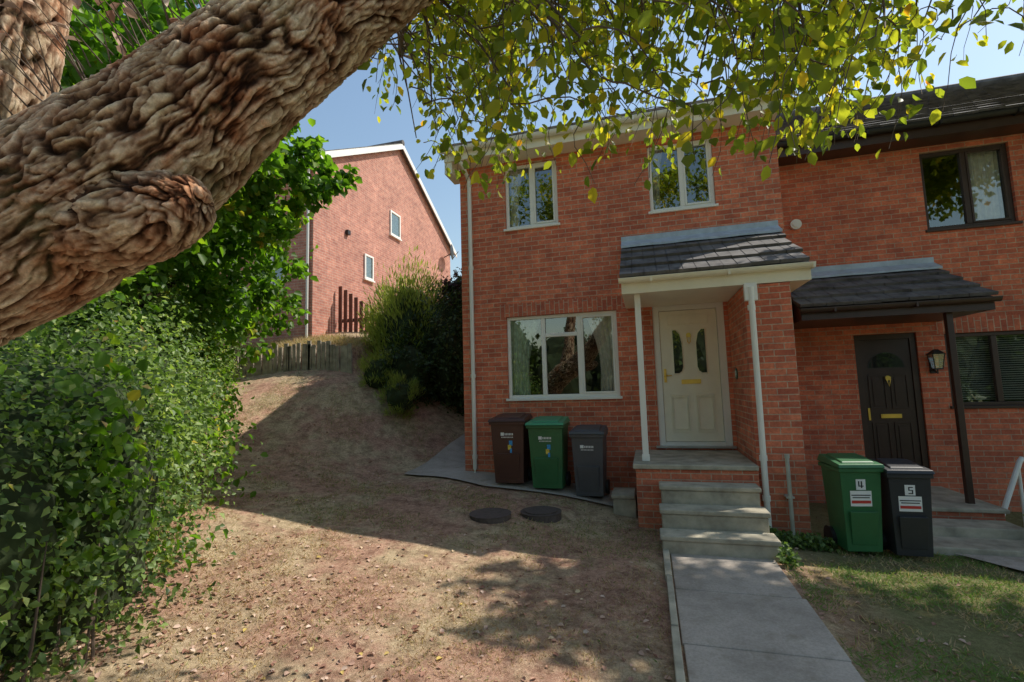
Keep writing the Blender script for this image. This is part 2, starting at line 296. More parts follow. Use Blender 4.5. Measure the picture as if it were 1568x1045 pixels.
def window(parent,nm,x0,x1,z0,z1,y,fm,vs=(),tr=None,curt=None,sill=True,blind=False):
    w=empty(nm); w.parent=parent; B=MB('frame',[fm],w); yo=y+.045; yi=y+.1; t=.055
    B.box(x0+.002,x0+t,yo,yi,z0+.002,z1-.002); B.box(x1-t,x1-.002,yo,yi,z0+.002,z1-.002)
    B.box(x0+t,x1-t,yo,yi,z0+.002,z0+t); B.box(x0+t,x1-t,yo,yi,z1-t,z1-.002)
    for v in vs: B.box(v-.035,v+.035,yo-.004,yi,z0+t,z1-t)
    if tr: B.box(tr[0]+.035,tr[1]-.035,yo-.002,yi,tr[2]-.03,tr[2]+.03)
    if vs:
        a=vs[-1]+.035;b=x1-t
        B.box(a,a+.03,yo-.012,yi-.02,z0+t,z1-t);B.box(b-.03,b,yo-.012,yi-.02,z0+t,z1-t);B.box(a+.03,b-.03,yo-.012,yi-.02,z0+t,z0+t+.03);B.box(a+.03,b-.03,yo-.012,yi-.02,z1-t-.03,z1-t)
    if sill: B.box(x0-.03,x1+.03,y-.035,yo+.01,z0-.035,z0+.004)
    B.done(.006)
    G=MB('glass',[GLASS],w); G.quad([(x0+t,y+.075,z0+t),(x1-t,y+.075,z0+t),(x1-t,y+.075,z1-t),(x0+t,y+.075,z1-t)]); G.done()
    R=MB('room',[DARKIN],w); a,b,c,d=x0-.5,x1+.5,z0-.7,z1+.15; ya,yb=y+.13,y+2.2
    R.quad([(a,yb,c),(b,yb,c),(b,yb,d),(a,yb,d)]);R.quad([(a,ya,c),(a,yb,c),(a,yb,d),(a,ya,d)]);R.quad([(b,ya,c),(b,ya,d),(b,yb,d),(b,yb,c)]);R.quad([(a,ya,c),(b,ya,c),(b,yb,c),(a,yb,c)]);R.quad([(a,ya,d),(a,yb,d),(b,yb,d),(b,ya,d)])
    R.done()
    if curt:
        for (ca,cb,ct,cm) in curt:
            V=[];F=[];n=40
            for j in range(7):
                g=j/6; pinch=(1-.45*math.sin(min(1,g*1.25)*math.pi*.62)) if ct else 1
                for i in range(n+1):
                    u=i/n; xx=ca+(cb-ca)*u*pinch; V.append((xx,y+.15+.02*math.sin(u*32),z1-.03-(z1-z0)*g))
            for j in range(6):
                for i in range(n): q=j*(n+1)+i; F.append((q,q+1,q+n+2,q+n+1))
            me=bpy.data.meshes.new('curtain'); me.from_pydata(V,[],F); me.materials.append(cm); o=bpy.data.objects.new('curtain',me); COL.objects.link(o); o.parent=w
    if blind:
        S=MB('blind',[BLIND],w); z=z0+.08
        while z<z1-.05:
            S.quad([(x0+.06,y+.15,z),(x1-.06,y+.15,z),(x1-.06,y+.175,z+.016),(x0+.06,y+.175,z+.016)]); z+=.032
        S.done()
    return w
def tiled_slope(B,x0,x1,yf,zf,yb,zb,rows,tw=.3,mi=0,th=.028,seed=1,jit=.008):
    r=random.Random(seed); sl=math.hypot(yb-yf,zb-zf); dy=(yb-yf)/sl; dz=(zb-zf)/sl; ny_,nz_=-dz,dy
    for k in range(rows):
        s0=sl*k/rows; s1=sl*(k+1)/rows+.03; x=x0-(tw/2 if k%2 else 0)
        while x<x1-.01:
            a=max(x,x0)+.003; b=min(x+tw,x1)-.003; x+=tw
            if b-a<.04: continue
            j=r.uniform(-jit,jit); lift=r.uniform(0,.007)
            def P(xx,s,h): return (xx,yf+dy*s+ny_*h,zf+dz*s+nz_*h)
            t0=.012+lift+th; t1=.006
            m=(a+b)/2
            for (p,q) in ((a,m-.006),(m+.006,b)):
                B.hexa([P(p,s0+j,t0-th),P(q,s0+j,t0-th),P(q,s1,t1-.004),P(p,s1,t1-.004),P(p,s0+j,t0),P(q,s0+j,t0),P(q,s1,t1+.012),P(p,s1,t1+.012)],mi)
            B.hexa([P(m-.006,s0+j+.002,t0-th),P(m+.006,s0+j+.002,t0-th),P(m+.006,s1,t1-.004),P(m-.006,s1,t1-.004),P(m-.006,s0+j+.002,t0-.008),P(m+.006,s0+j+.002,t0-.008),P(m+.006,s1,t1+.004),P(m-.006,s1,t1+.004)],mi)
def gutter(B,x0,x1,y,z,r=.055,mi=0):
    n=8; P=[]
    for k in range(n+1):
        t=math.pi+math.pi*k/n; P.append((math.cos(t)*r,math.sin(t)*r))
    for k in range(n):
        (a,b),(c,d)=P[k],P[k+1]
        B.quad([(x0,y+a,z+b),(x1,y+a,z+b),(x1,y+c,z+d),(x0,y+c,z+d)],mi)
    for x in (x0,x1): B.quad([(x,y+a,z+b) for a,b in P],mi)
    B.box(x0,x1,y-r-.004,y-r+.004,z-.004,z+.008,mi); B.box(x0,x1,y+r-.004,y+r+.004,z-.004,z+.008,mi)
    x=x0+.4
    while x<x1: B.box(x-.012,x+.012,y-r-.008,y+r,z-r-.006,z+.006,mi); x+=.9
# ---- house 4
H4=empty('brick_house')
W=MB('walls',[BRICK,SOLD],H4); XR=4.93
holes=[(.762,2.532,.74,2.07),(.80,1.69,3.54,4.64),(3.12,4.06,3.54,4.60),(3.06,4.06,0,2.1)]
wall_front(W,0,XR,-1.2,4.86,0,holes)
W.quad([(0,0,-1.2),(0,0,4.86),(0,8.4,4.86),(0,8.4,-1.2)]); W.quad([(0,0,4.86),(0,4.2,7.2),(0,8.4,4.86)])
W.quad([(XR,0,-1.2),(XR,8.4,-1.2),(XR,8.4,4.86),(XR,0,4.86)]); W.quad([(XR,0,4.86),(XR,8.4,4.86),(XR,4.2,7.2)])
W.quad([(0,8.4,-1.2),(0,8.4,4.86),(XR,8.4,4.86),(XR,8.4,-1.2)])
W.box(.662,2.632,-.003,.01,2.07,2.285,1)
W.box(4.11,4.61,-1.25,-.001,-1.2,2.06,0)
W.done()
RF=MB('roof',[TILE,CREAM,WHITE],H4)
tiled_slope(RF,-.12,XR+.05,-.38,4.93,4.2,7.45,18,.3)
RF.quad([(-.12,4.2,7.47),(XR+.05,4.2,7.47),(XR+.05,8.8,4.9),(-.12,8.8,4.9)],0)
RF.quad([(-.12,-.36,4.9),(XR+.05,-.36,4.9),(XR+.05,4.2,7.42),(-.12,4.2,7.42)],0)
RF.tube([(-.12,4.2,7.5),(XR+.05,4.2,7.5)],.1,10,0)
RF.box(-.14,XR,-.352,-.332,4.70,4.93,1); RF.box(-.14,XR,-.33,-.002,4.70,4.715,1)
RF.hexa([(-.14,-.33,4.72),(-.12,-.33,4.72),(-.12,4.2,7.25),(-.14,4.2,7.25),(-.14,-.33,4.93),(-.12,-.33,4.93),(-.12,4.2,7.44),(-.14,4.2,7.44)],1)
RF.box(-.139,-.01,-.33,.1,4.5,4.70,1)
gutter(RF,-.16,XR-.02,-.41,4.88,.058,2)
RF.done()
DP=MB('downpipes',[WHITE],H4)
DP.tube([(.1,-.41,4.84),(.1,-.41,4.72),(.17,-.3,4.62),(.19,-.06,4.45),(.19,-.055,-.36),(.2,-.1,-.44)],.034,12)
for z in (4.35,2.9,1.1,-.2): DP.tube([(.19,-.055,z),(.19,-.055,z+.06)],.043,12)
DP.box(.04,.16,-.47,-.35,4.78,4.86)
DP.tube([(4.17,-1.33,2.02),(4.17,-1.33,1.9),(4.17,-1.3,-.74),(4.17,-1.36,-.8)],.034,12)
for z in (1.75,.0,-.45): DP.tube([(4.17,-1.30,z),(4.17,-1.30,z+.06)],.044,12)
DP.done()
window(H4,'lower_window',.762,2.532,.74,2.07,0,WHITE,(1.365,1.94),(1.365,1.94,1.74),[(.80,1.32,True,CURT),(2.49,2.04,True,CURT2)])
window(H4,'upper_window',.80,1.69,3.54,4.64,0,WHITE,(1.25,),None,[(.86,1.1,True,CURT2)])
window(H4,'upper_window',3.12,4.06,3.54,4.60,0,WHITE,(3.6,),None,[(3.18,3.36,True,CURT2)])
def door4():
    D=MB('front_door',[WHITE,CREAM,GLASS,GOLD,BLACK,METAL],H4); y=.05
    D.box(3.062,3.15,.03,.1,.0,2.098,0);D.box(3.96,4.058,.03,.1,.0,2.098,0);D.box(3.15,3.96,.03,.1,2.0,2.098,0);D.box(3.15,3.96,.0,.1,.002,.06,0)
    D.box(3.155,3.955,y,.095,.065,1.995,1)
    def frame(a,b,c,d,mi=1,t=.018,p=.014):
        D.box(a,b,y-p,y-.001,c,c+t,mi);D.box(a,b,y-p,y-.001,d-t,d,mi);D.box(a,a+t,y-p,y-.001,c+t,d-t,mi);D.box(b-t,b,y-p,y-.001,c+t,d-t,mi)
    frame(3.25,3.52,.2,.75);frame(3.60,3.86,.2,.75);frame(3.28,3.49,.24,.71,1,.008,.02);frame(3.63,3.83,.24,.71,1,.008,.02)
    for sx in (-1,1):
        a=3.556+sx*.10; b=3.556+sx*.225; lo,hi=1.06,1.70
        P=[(a,lo+.09),(a,hi-.2),(a+sx*.03,hi-.06),(a+sx*.08,hi),(b,hi),(b,lo),(a+sx*.06,lo),(a+sx*.02,lo+.03)]
        cx=sum(p[0] for p in P)/8;cz=sum(p[1] for p in P)/8
        big=[(cx+(p[0]-cx)*1.3,cz+(p[1]-cz)*1.07) for p in P]
        n=len(P)
        for k in range(n):
            k2=(k+1)%n; D.quad([(big[k][0],y-.002,big[k][1]),(big[k2][0],y-.002,big[k2][1]),(P[k2][0],y-.016,P[k2][1]),(P[k][0],y-.016,P[k][1])],1)
        D.quad([(p[0],y-.010,p[1]) for p in P],4); D.quad([(p[0],y-.014,p[1]) for p in P],2)
    frame(3.27,3.84,1.78,1.93,1,.01,.012)
    D.box(3.42,3.69,y-.014,y-.001,.90,.965,3);D.box(3.44,3.67,y-.02,y-.015,.915,.95,3)
    D.tube([(3.556,y-.03,1.62),(3.556,y-.001,1.62)],.032,14,3); D.tube([(3.53,y-.035,1.6),(3.535,y-.04,1.52),(3.556,y-.045,1.49),(3.577,y-.04,1.52),(3.582,y-.035,1.6)],.007,8,3)
    D.box(3.18,3.215,y-.012,y-.001,.93,1.13,3);D.tube([(3.197,y-.04,1.03),(3.29,y-.045,1.03)],.009,8,3)
    D.box(3.01,4.09,-.06,.03,-.02,.012,5)
    D.done(.003)
    L=MB('porch_light',[BLACK,SIGNM],H4); L.tube([(3.5,-.03,2.2),(3.62,-.03,2.2)],.045,14,0); L.box(3.48,3.64,-.02,-.001,2.16,2.24,1); L.done(.004)
    S=MB('number_plaque',[simple('plaque_green',(.03,.10,.06),.4,.1),SIGNM],H4); S.tube([(4.108,-.38,1.02),(4.095,-.38,1.02)],.075,20,0)
    S.box(4.091,4.095,-.36,-.352,.98,1.06,1);S.box(4.091,4.095,-.41,-.36,1.0,1.01,1);S.box(4.091,4.095,-.41,-.402,1.01,1.06,1); S.done()
door4()
def canopy(parent,x0,x1,yf,zf,yb,zb,fm,fd,seed=3,rows=4):
    B=MB('porch_canopy',[TILE,LEAD,fm],parent)
    tiled_slope(B,x0,x1,yf,zf,yb-.02,zb-.05,rows,.31,0,.042,seed,.014)
    B.quad([(x0+.01,yf+.02,zf-.015),(x1-.01,yf+.02,zf-.015),(x1-.01,yb-.02,zb-.07),(x0+.01,yb-.02,zb-.07)],0)
    sl=(zb-zf)/(yb-yf)
    n=24
    for i in range(n):
        a=x0+(x1-x0)*i/n;b=x0+(x1-x0)*(i+1)/n
        w=lambda q:.012*math.sin(q*9+seed)
        B.quad([(a,yb-.20+w(a),zb-.20*sl+.065),(b,yb-.20+w(b),zb-.20*sl+.065),(b,yb-.005,zb+.06),(a,yb-.005,zb+.06)],1)
        B.quad([(a,yb-.005,zb+.06),(b,yb-.005,zb+.06),(b,yb-.006,zb+.14),(a,yb-.006,zb+.14)],1)
        B.quad([(a,yb-.20+w(a),zb-.20*sl+.065),(a,yb-.20+w(a),zb-.20*sl+.035),(b,yb-.20+w(b),zb-.20*sl+.035),(b,yb-.20+w(b),zb-.20*sl+.065)],1)
    B.box(x0+.02,x1-.02,yf+.03,yf+.055,zf-fd,zf-.01,2)
    B.box(x0+.02,x1-.02,yf+.055,yb-.002,zf-fd+.002,zf-fd+.018,2)
    for xx in (x0+.02,x1-.045):
        B.hexa([(xx,yf+.056,zf-fd+.02),(xx+.025,yf+.056,zf-fd+.02),(xx+.025,yb-.003,zf-fd+.02),(xx,yb-.003,zf-fd+.02),(xx,yf+.056,zf-.02),(xx+.025,yf+.056,zf-.02),(xx+.025,yb-.003,zb-.1),(xx,yb-.003,zb-.1)],2)
    gutter(B,x0-.01,x1+.01,yf-.02,zf-.02,.05,2)
    B.done()
canopy(H4,2.66,4.86,-1.28,2.27,0,3.06,CREAM,.2)
PO=MB('porch_post',[WHITE],H4); PO.box(2.83,2.905,-1.13,-1.055,-.045,2.075); PO.box(2.82,2.915,-1.14,-1.045,-.045,.03); PO.box(4.1,4.24,-1.34,-1.27,1.86,2.07); PO.done(.005)
ST=MB('front_steps',[BRICK,CONC],H4)
ST.box(2.74,4.105,-1.33,-.002,-1.2,-.11,0); ST.box(2.71,4.105,-1.37,-.003,-.108,-.05,1)
for i,(z,y) in enumerate(((-.24,-1.66),(-.43,-1.95),(-.62,-2.24))):
    xo=3.0-.012*i; xe=4.06+.012*i
    ST.box(xo+.02,xe-.02,y+.02,-1.372 if i==0 else y+.3,-1.2,z-.052,1); ST.box(xo,xe,y,(y+.287),z-.05,z,1)
ST.box(2.42,2.71,-.95,-.5,-1.2,-.56,1); ST.box(2.40,2.70,-.97,-.48,-.558,-.51,1)
ST.done(.012)
VP=MB('vent_pipe',[simple('grey_pipe',(.45,.45,.37),.6,.2)]); VP.tube([(4.40,-1.36,-.95),(4.40,-1.36,.06)],.022,10); VP.tube([(4.40,-1.36,.04),(4.40,-1.36,.08)],.028,10); VP.box(4.36,4.44,-1.38,-1.252,-.4,-.38); VP.done()
# ---- house 5
H5=empty('brick_house'); Y5=.9; X5=11.5
W=MB('walls',[BRICK5,SOLD],H5)
holes=[(5.98,6.78,-.5,1.56),(7.07,8.16,3.07,4.27),(7.12,8.9,.47,1.52)]
wall_front(W,XR+.002,X5,-1.4,4.5,Y5,holes)
W.quad([(X5,Y5,-1.4),(X5,9.3,-1.4),(X5,9.3,4.5),(X5,Y5,4.5)]); W.quad([(X5,Y5,4.5),(X5,9.3,4.5),(X5,5.1,6.95)]); W.quad([(XR,9.3,-1.4),(XR,9.3,4.5),(X5,9.3,4.5),(X5,9.3,-1.4)])
W.box(7.02,9.0,Y5-.003,Y5+.01,1.52,1.735,1)
W.done()
RF=MB('roof',[TILE,BROWN,BLACK],H5)
tiled_slope(RF,XR+.01,X5+.1,.52,4.58,5.1,7.28,16,.3,0,.034,5)
RF.quad([(XR+.01,.54,4.55),(X5,.54,4.55),(X5,5.1,7.25),(XR+.01,5.1,7.25)],0);RF.quad([(XR+.01,5.1,7.3),(X5,5.1,7.3),(X5,9.7,4.6),(XR+.01,9.7,4.6)],0)
RF.tube([(XR+.05,5.1,7.32),(X5,5.1,7.32)],.12,10,0)
RF.box(XR+.02,X5,.55,.57,4.36,4.56,1);RF.box(XR+.02,X5,.572,Y5-.002,4.36,4.38,1); gutter(RF,XR+.02,X5,.49,4.54,.055,2)
RF.tube([(6.1,3.5,6.3),(6.1,3.5,6.95)],.06,12,2)
RF.done()
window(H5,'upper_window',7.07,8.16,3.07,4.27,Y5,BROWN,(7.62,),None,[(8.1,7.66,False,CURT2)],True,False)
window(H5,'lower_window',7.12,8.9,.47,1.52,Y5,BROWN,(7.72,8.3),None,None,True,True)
canopy(H5,4.95,7.1,-.32,1.86,Y5,2.52,BROWN,.16,8)
D=MB('front_door',[BROWN,DDOOR,GLASS,GOLD,BLACK],H5); y=Y5+.05
D.box(5.982,6.06,Y5+.03,Y5+.1,-.5,1.558,0);D.box(6.70,6.778,Y5+.03,Y5+.1,-.5,1.558,0);D.box(6.06,6.70,Y5+.03,Y5+.1,1.48,1.558,0);D.box(6.06,6.70,Y5,Y5+.1,-.498,-.44,0)
D.box(6.063,6.697,y,y+.04,-.437,1.478,1)
for (a,b,c,d) in ((6.13,6.35,-.32,.25),(6.41,6.63,-.32,.25),(6.13,6.35,.45,.95),(6.41,6.63,.45,.95)):
    D.box(a,b,y-.012,y-.001,c,c+.018,1);D.box(a,b,y-.012,y-.001,d-.018,d,1);D.box(a,a+.018,y-.012,y-.001,c+.018,d-.018,1);D.box(b-.018,b,y-.012,y-.001,c+.018,d-.018,1);D.box(a+.05,b-.05,y-.01,y-.001,c+.05,d-.05,1)
D.disc((6.38,y-.006,1.05),.24,'y',4,16,.24,0,math.pi);D.disc((6.38,y-.010,1.06),.22,'y',2,16,.22,0,math.pi)
D.box(6.25,6.51,y-.016,y-.001,.31,.37,3);D.tube([(6.38,y-.03,.9),(6.38,y-.001,.9)],.035,12,3);D.tube([(6.355,y-.035,.88),(6.38,y-.045,.78),(6.405,y-.035,.88)],.008,8,3);D.box(6.09,6.115,y-.012,y-.001,.28,.46,3)
D.done(.002)
PO=MB('porch_post',[BROWN],H5); PO.box(6.62,6.69,-.2,-.13,-.66,1.72); PO.done(.005)
LN=MB('wall_lantern',[BLACK,GLASS,METAL],H5); lx,ly,lz=6.93,Y5-.13,1.15
LN.box(lx-.035,lx+.035,Y5-.02,Y5-.001,lz-.2,lz+.02);LN.tube([(lx,Y5-.02,lz-.15),(lx,ly,lz-.2),(lx,ly,lz-.14)],.01,8)
LN.hexa([(lx-.045,ly-.045,lz-.13),(lx+.045,ly-.045,lz-.13),(lx+.045,ly+.045,lz-.13),(lx-.045,ly+.045,lz-.13),(lx-.07,ly-.07,lz+.07),(lx+.07,ly-.07,lz+.07),(lx+.07,ly+.07,lz+.07),(lx-.07,ly+.07,lz+.07)],1)
for sx in(-1,1):
    for sy in(-1,1): LN.tube([(lx+sx*.046,ly+sy*.046,lz-.13),(lx+sx*.072,ly+sy*.072,lz+.07)],.006,6)
LN.hexa([(lx-.085,ly-.085,lz+.07),(lx+.085,ly-.085,lz+.07),(lx+.085,ly+.085,lz+.07),(lx-.085,ly+.085,lz+.07),(lx-.02,ly-.02,lz+.14),(lx+.02,ly-.02,lz+.14),(lx+.02,ly+.02,lz+.14),(lx-.02,ly+.02,lz+.14)],0); LN.box(lx-.05,lx+.05,ly-.05,ly+.05,lz-.15,lz-.131); LN.done()
VT=MB('extractor_vent',[WHITE],H5); VT.tube([(5.33,Y5-.001,3.36),(5.33,Y5-.06,3.36)],.08,20); VT.tube([(5.33,Y5-.06,3.36),(5.33,Y5-.075,3.36)],.05,16); VT.done()
ST=MB('front_steps',[BRICK5,CONC],H5)
ST.box(5.75,6.85,-.42,Y5-.002,-1.3,-.70,0);ST.box(5.72,6.88,-.46,Y5-.003,-.698,-.65,1)
ST.box(5.72,6.82,-.85,-.462,-1.3,-.77,1); ST.box(5.66,6.84,-1.28,-.852,-1.3,-.87,1)
ST.done(.012)
HR=MB('handrail',[simple('white_rail',(.8,.8,.74),.5,.1)]); HR.tube([(6.84,-.22,-1.0),(7.26,-.05,-.16),(7.30,-.03,-.12)],.028,10); HR.tube([(7.24,-.05,-.2),(7.24,-.05,-1.1)],.018,8); HR.done()
# ---- neighbour house
HN=empty('brick_house'); xg=-5.5
W=MB('walls',[BRICKN],HN)
wall_front(W,-15,xg,1.2,7.35,3.2,[(-7.4,-6.4,3.85,4.85)])
W.quad([(xg,3.2,1.2),(xg,12.6,1.2),(xg,12.6,7.35),(xg,3.2,7.35)]);W.quad([(xg,3.2,7.35),(xg,12.6,7.35),(xg,7.9,9.95)]);W.quad([(-15,12.6,1.2),(-15,12.6,7.35),(xg,12.6,7.35),(xg,12.6,1.2)])
W.done()
window(HN,'front_window',-7.4,-6.4,3.85,4.85,3.2,WHITE,(-6.9,),None,[(-7.3,-7.0,False,CURT2)])
R_=MB('roof',[TILE,WHITE,BLACK],HN)
for s in (1,-1):
    ye=7.9-s*5.1
    R_.hexa([(-15,ye,7.18),(xg+.15,ye,7.18),(xg+.15,7.9,10.0),(-15,7.9,10.0),(-15,ye,7.28),(xg+.15,ye,7.28),(xg+.15,7.9,10.1),(-15,7.9,10.1)],0)
    R_.hexa([(xg+.152,ye,7.05),(xg+.18,ye,7.05),(xg+.18,7.9,9.86),(xg+.152,7.9,9.86),(xg+.152,ye,7.25),(xg+.18,ye,7.25),(xg+.18,7.9,10.06),(xg+.152,7.9,10.06)],1)
R_.tube([(-15,7.9,10.1),(xg+.18,7.9,10.1)],.11,8,0)
R_.box(xg-9,xg+.1,2.78,2.8,7.05,7.25,1)
R_.tube([(xg-.12,3.14,7.1),(xg-.12,3.14,1.5)],.035,8,1)
R_.done()
for nm,(ya,yb,za,zb) in (('gable_window',(7.2,7.9,6.42,7.3)),('gable_window',(5.6,6.1,4.5,5.3))):
    G=MB(nm,[WHITE,GLASS,CURT],HN); x=xg
    G.box(x+.002,x+.05,ya,ya+.06,za,zb);G.box(x+.002,x+.05,yb-.06,yb,za,zb);G.box(x+.002,x+.05,ya+.06,yb-.06,za,za+.06);G.box(x+.002,x+.05,ya+.06,yb-.06,zb-.06,zb);G.box(x+.002,x+.08,ya-.04,yb+.04,za-.05,za-.001)
    G.quad([(x+.02,ya+.06,za+.06),(x+.02,yb-.06,za+.06),(x+.02,yb-.06,zb-.06),(x+.02,ya+.06,zb-.06)],1);G.quad([(x+.006,ya+.06,za+.06),(x+.006,yb-.06,za+.06),(x+.006,yb-.06,zb-.06),(x+.006,ya+.06,zb-.06)],2); G.done()
SD=MB('satellite_dish',[BLACK],HN)
for k in range(5):
    r0,r1=.07*k,.07*(k+1)
    for j in range(16):
        t0,t1=2*math.pi*j/16,2*math.pi*(j+1)/16
        P=lambda r,t:(xg+.45-r*r*.5-.2*r*math.cos(t),11.9+r*math.cos(t),7.0+r*math.sin(t))
        SD.quad([P(r0,t0),P(r1,t0),P(r1,t1),P(r0,t1)])
SD.tube([(xg,11.9,6.8),(xg+.4,11.9,6.95)],.02,6);SD.tube([(xg+.42,11.9,6.7),(xg+.75,11.75,6.95)],.015,6);SD.done()
AL=MB('alarm_box',[BLACK],HN); AL.box(xg+.002,xg+.1,4.62,4.76,5.62,5.76); AL.done(.01)
FN=MB('timber_retaining_fence',[WOODG]); x=-7.6
while x<-3.6:
    w=random.uniform(.085,.12); a=h1(x,2.05)
    M=Matrix.Translation((x,2.2,0))@Matrix.Rotation(random.uniform(-.03,.03),4,'Y')
    FN.box(0,w,0,.04,a-.3,a+.72+random.uniform(-.06,.05),0,M); x+=w+random.uniform(.004,.02)
FN.done(.004)
FB=MB('slatted_garden_fence',[WOODB])
for i in range(9):
    a=-5.42+i*.17; zt=3.75-.12*i
    FB.box(a,a+.11,4.2,4.23,1.9,zt+.2)
FB.box(-5.45,-3.9,4.235,4.27,2.9,3.0); FB.box(-5.45,-3.9,4.235,4.27,2.3,2.4); FB.done(.004)
# ------------------------------------------------------------------ paving
PT=MB('concrete_path',[PAVE]); y=-2.2
while y>-14:
    L=random.uniform(.86,.94); w0=3.07+random.uniform(-.006,.006)
    PT.box(w0,4.03+random.uniform(-.015,.015),y-L+.012,y,-.86,-.79+random.uniform(-.004,.004)); y-=L
PT.done(.006)
KB=MB('path_edging',[CONC]); y=-2.0
while y>-14:
    KB.box(3.0+random.uniform(-.006,.006),3.055,y-.9,y-.01,-.95,-.755+random.uniform(-.01,.006)); y-=.91
KB.done(.006)
def strip(nm,fn,nu,nv,m,off=.025):
    V=[];F=[]
    for j in range(nv+1):
        for i in range(nu+1):
            x,y=fn(i/nu,j/nv); V.append([x,y,0])
    V=np.array(V); V[:,2]=H(V[:,0],V[:,1])+off
    for j in range(nv):
        for i in range(nu): q=j*(nu+1)+i; F.append((q,q+1,q+nu+2,q+nu+1))
    return fast_mesh(nm,V,F,m,smooth=True)
def sf(u,v):
    x=-1.05+u*3.7; yf=-.12-.60*min(1,max(0,(x+1.05)/1.6)); return x,yf*(1-v)
strip('concrete_pavement',sf,60,8,PAVE,.03)
def sf2(u,v):
    return (-1.05+.35*v)+(1.05-.35*v)*u, .001+v*6
strip('concrete_pavement',sf2,10,40,PAVE,.032)
def sf3(u,v): return 5.9+v*2.9+u*.95, -1.3-v*3.5
strip('concrete_path',sf3,8,30,PAVE,.03)
CI=simple('cast_iron',(.10,.075,.065),.7,.3,20,0,.5)
MH=MB('manhole_cover',[CI]); z=h1(1.58,-1.5); MH.tube([(1.58,-1.5,z-.15),(1.58,-1.5,z+.055)],.25,32); MH.tube([(1.58,-1.5,z+.055),(1.58,-1.5,z+.068)],.2,32); MH.done(.008)
MH=MB('manhole_cover',[CI]); z=h1(1.02,-1.78); MH.tube([(1.02,-1.8,z-.15),(1.02,-1.8,z+.035)],.25,32); MH.done(.006)
# ------------------------------------------------------------------ wheelie bins
def bin_(cx,cy,rot,w,h,body,lid,label=None,sticker=False):
    e=empty('wheelie_bin'); z0=h1(cx,cy)+.03
    d=w*1.12; wb=w*.78; db=d*.70; t=h*.90
    B=MB('body',[body,BLACK],e)
    B.hexa([(-wb/2,-db/2,.03),(wb/2,-db/2,.03),(wb/2,db/2,.03),(-wb/2,db/2,.03),(-w*.46,-d*.45,t),(w*.46,-d*.45,t),(w*.46,d*.45,t),(-w*.46,d*.45,t)],0)
    B.box(-w*.5,w*.5,-d*.49,d*.49,t-.045,t-.002,0)
    B.hexa([(-wb*.36,-db/2-.01,.1),(wb*.36,-db/2-.01,.1),(wb*.36,-db/2+.02,.1),(-wb*.36,-db/2+.02,.1),(-wb*.40,-db/2-.06,h*.45),(wb*.40,-db/2-.06,h*.45),(wb*.40,-db/2-.0,h*.45),(-wb*.40,-db/2-.0,h*.45)],0)
    for sx in(-1,1): B.tube([(sx*wb*.5,db*.42,.1),(sx*(wb*.5+.045),db*.42,.1)],.1,20,1)
    B.tube([(-wb*.5,db*.42,.1),(wb*.5,db*.42,.1)],.015,8,1)
    B.done(.014)
    L=MB('lid',[lid,BLACK],e)
    L.hexa([(-w*.52,-d*.53,t),(w*.52,-d*.53,t),(w*.52,d*.5,t+.012),(-w*.52,d*.5,t+.012),(-w*.50,-d*.50,t+.035),(w*.50,-d*.50,t+.035),(w*.46,d*.48,t+.085),(-w*.46,d*.48,t+.085)],0)
    L.hexa([(-w*.38,-d*.40,t+.04),(w*.38,-d*.40,t+.04),(w*.36,d*.36,t+.078),(-w*.36,d*.36,t+.078),(-w*.35,-d*.36,t+.058),(w*.35,-d*.36,t+.058),(w*.33,d*.33,t+.1),(-w*.33,d*.33,t+.1)],0)
    L.tube([(-w*.4,d*.56,t+.03),(w*.4,d*.56,t+.03)],.016,8,0)
    for sx in(-1,1): L.box(sx*w*.36-.02,sx*w*.36+.02,d*.48,d*.58,t+.0,t+.05,0)
    L.done(.01)
    S=MB('label',[SIGNM,BLUEM,YELM,BLACK,REDM],e)
    def fy(z): return -(db/2+(d*.45-db/2)*((z-.03)/(t-.03)))-.004
    def pl(a,b,c,dd,mi,o=0): S.quad([(a,fy(c)-o,c),(b,fy(c)-o,c),(b,fy(dd)-o,dd),(a,fy(dd)-o,dd)],mi)
    if label:
        pl(-.11,.09,h*.50,h*.66,0);pl(-.05,.04,h*.67,h*.78,0)
        if label==4: pl(-.005,.008,h*.69,h*.76,3,.002);pl(-.03,.02,h*.705,h*.715,3,.003);pl(-.03,-.018,h*.715,h*.76,3,.002)
        else: pl(-.02,.02,h*.75,h*.76,3,.002);pl(-.02,-.01,h*.728,h*.75,3,.002);pl(-.02,.02,h*.72,h*.728,3,.002);pl(.01,.02,h*.695,h*.72,3,.002);pl(-.02,.02,h*.685,h*.695,3,.002)
        pl(-.10,.08,h*.61,h*.62,3,.002);pl(-.09,.07,h*.585,h*.595,3,.002);pl(-.10,.08,h*.53,h*.56,4,.002)
    else:
        pl(-.10,-.05,h*.70,h*.745,0)
        for k in range(6): pl(-.04+.022*k,-.026+.022*k,h*.705,h*.735,0)
        for k in range(9): pl(-.09+.02*k,-.078+.02*k,h*.67,h*.685,0)
        if sticker: pl(.02,.07,h*.56,h*.63,1);pl(.0,.05,h*.50,h*.57,2,.001);pl(.03,.06,h*.46,h*.52,1,.002)
    S.done()
    e.location=(cx,cy,z0); e.rotation_euler=(0,0,rot); return e
BB=simple('brown_bin_plastic',(.085,.035,.025),.45,.15,4); BG=simple('green_bin_plastic',(.035,.15,.055),.42,.15,4); BGL=simple('green_lid_plastic',(.07,.32,.16),.42,.1,4)
BK=simple('grey_bin_plastic',(.09,.09,.095),.5,.15,4); BGR=simple('charcoal_bin_plastic',(.035,.037,.042),.45,.15,4)
bin_(.92,-.42,.04,.54,1.02,BB,BB,None,True); bin_(1.50,-.46,.0,.54,1.02,BG,BGL,None,True); bin_(2.09,-.46,-.03,.48,.98,BK,BK,None,False)
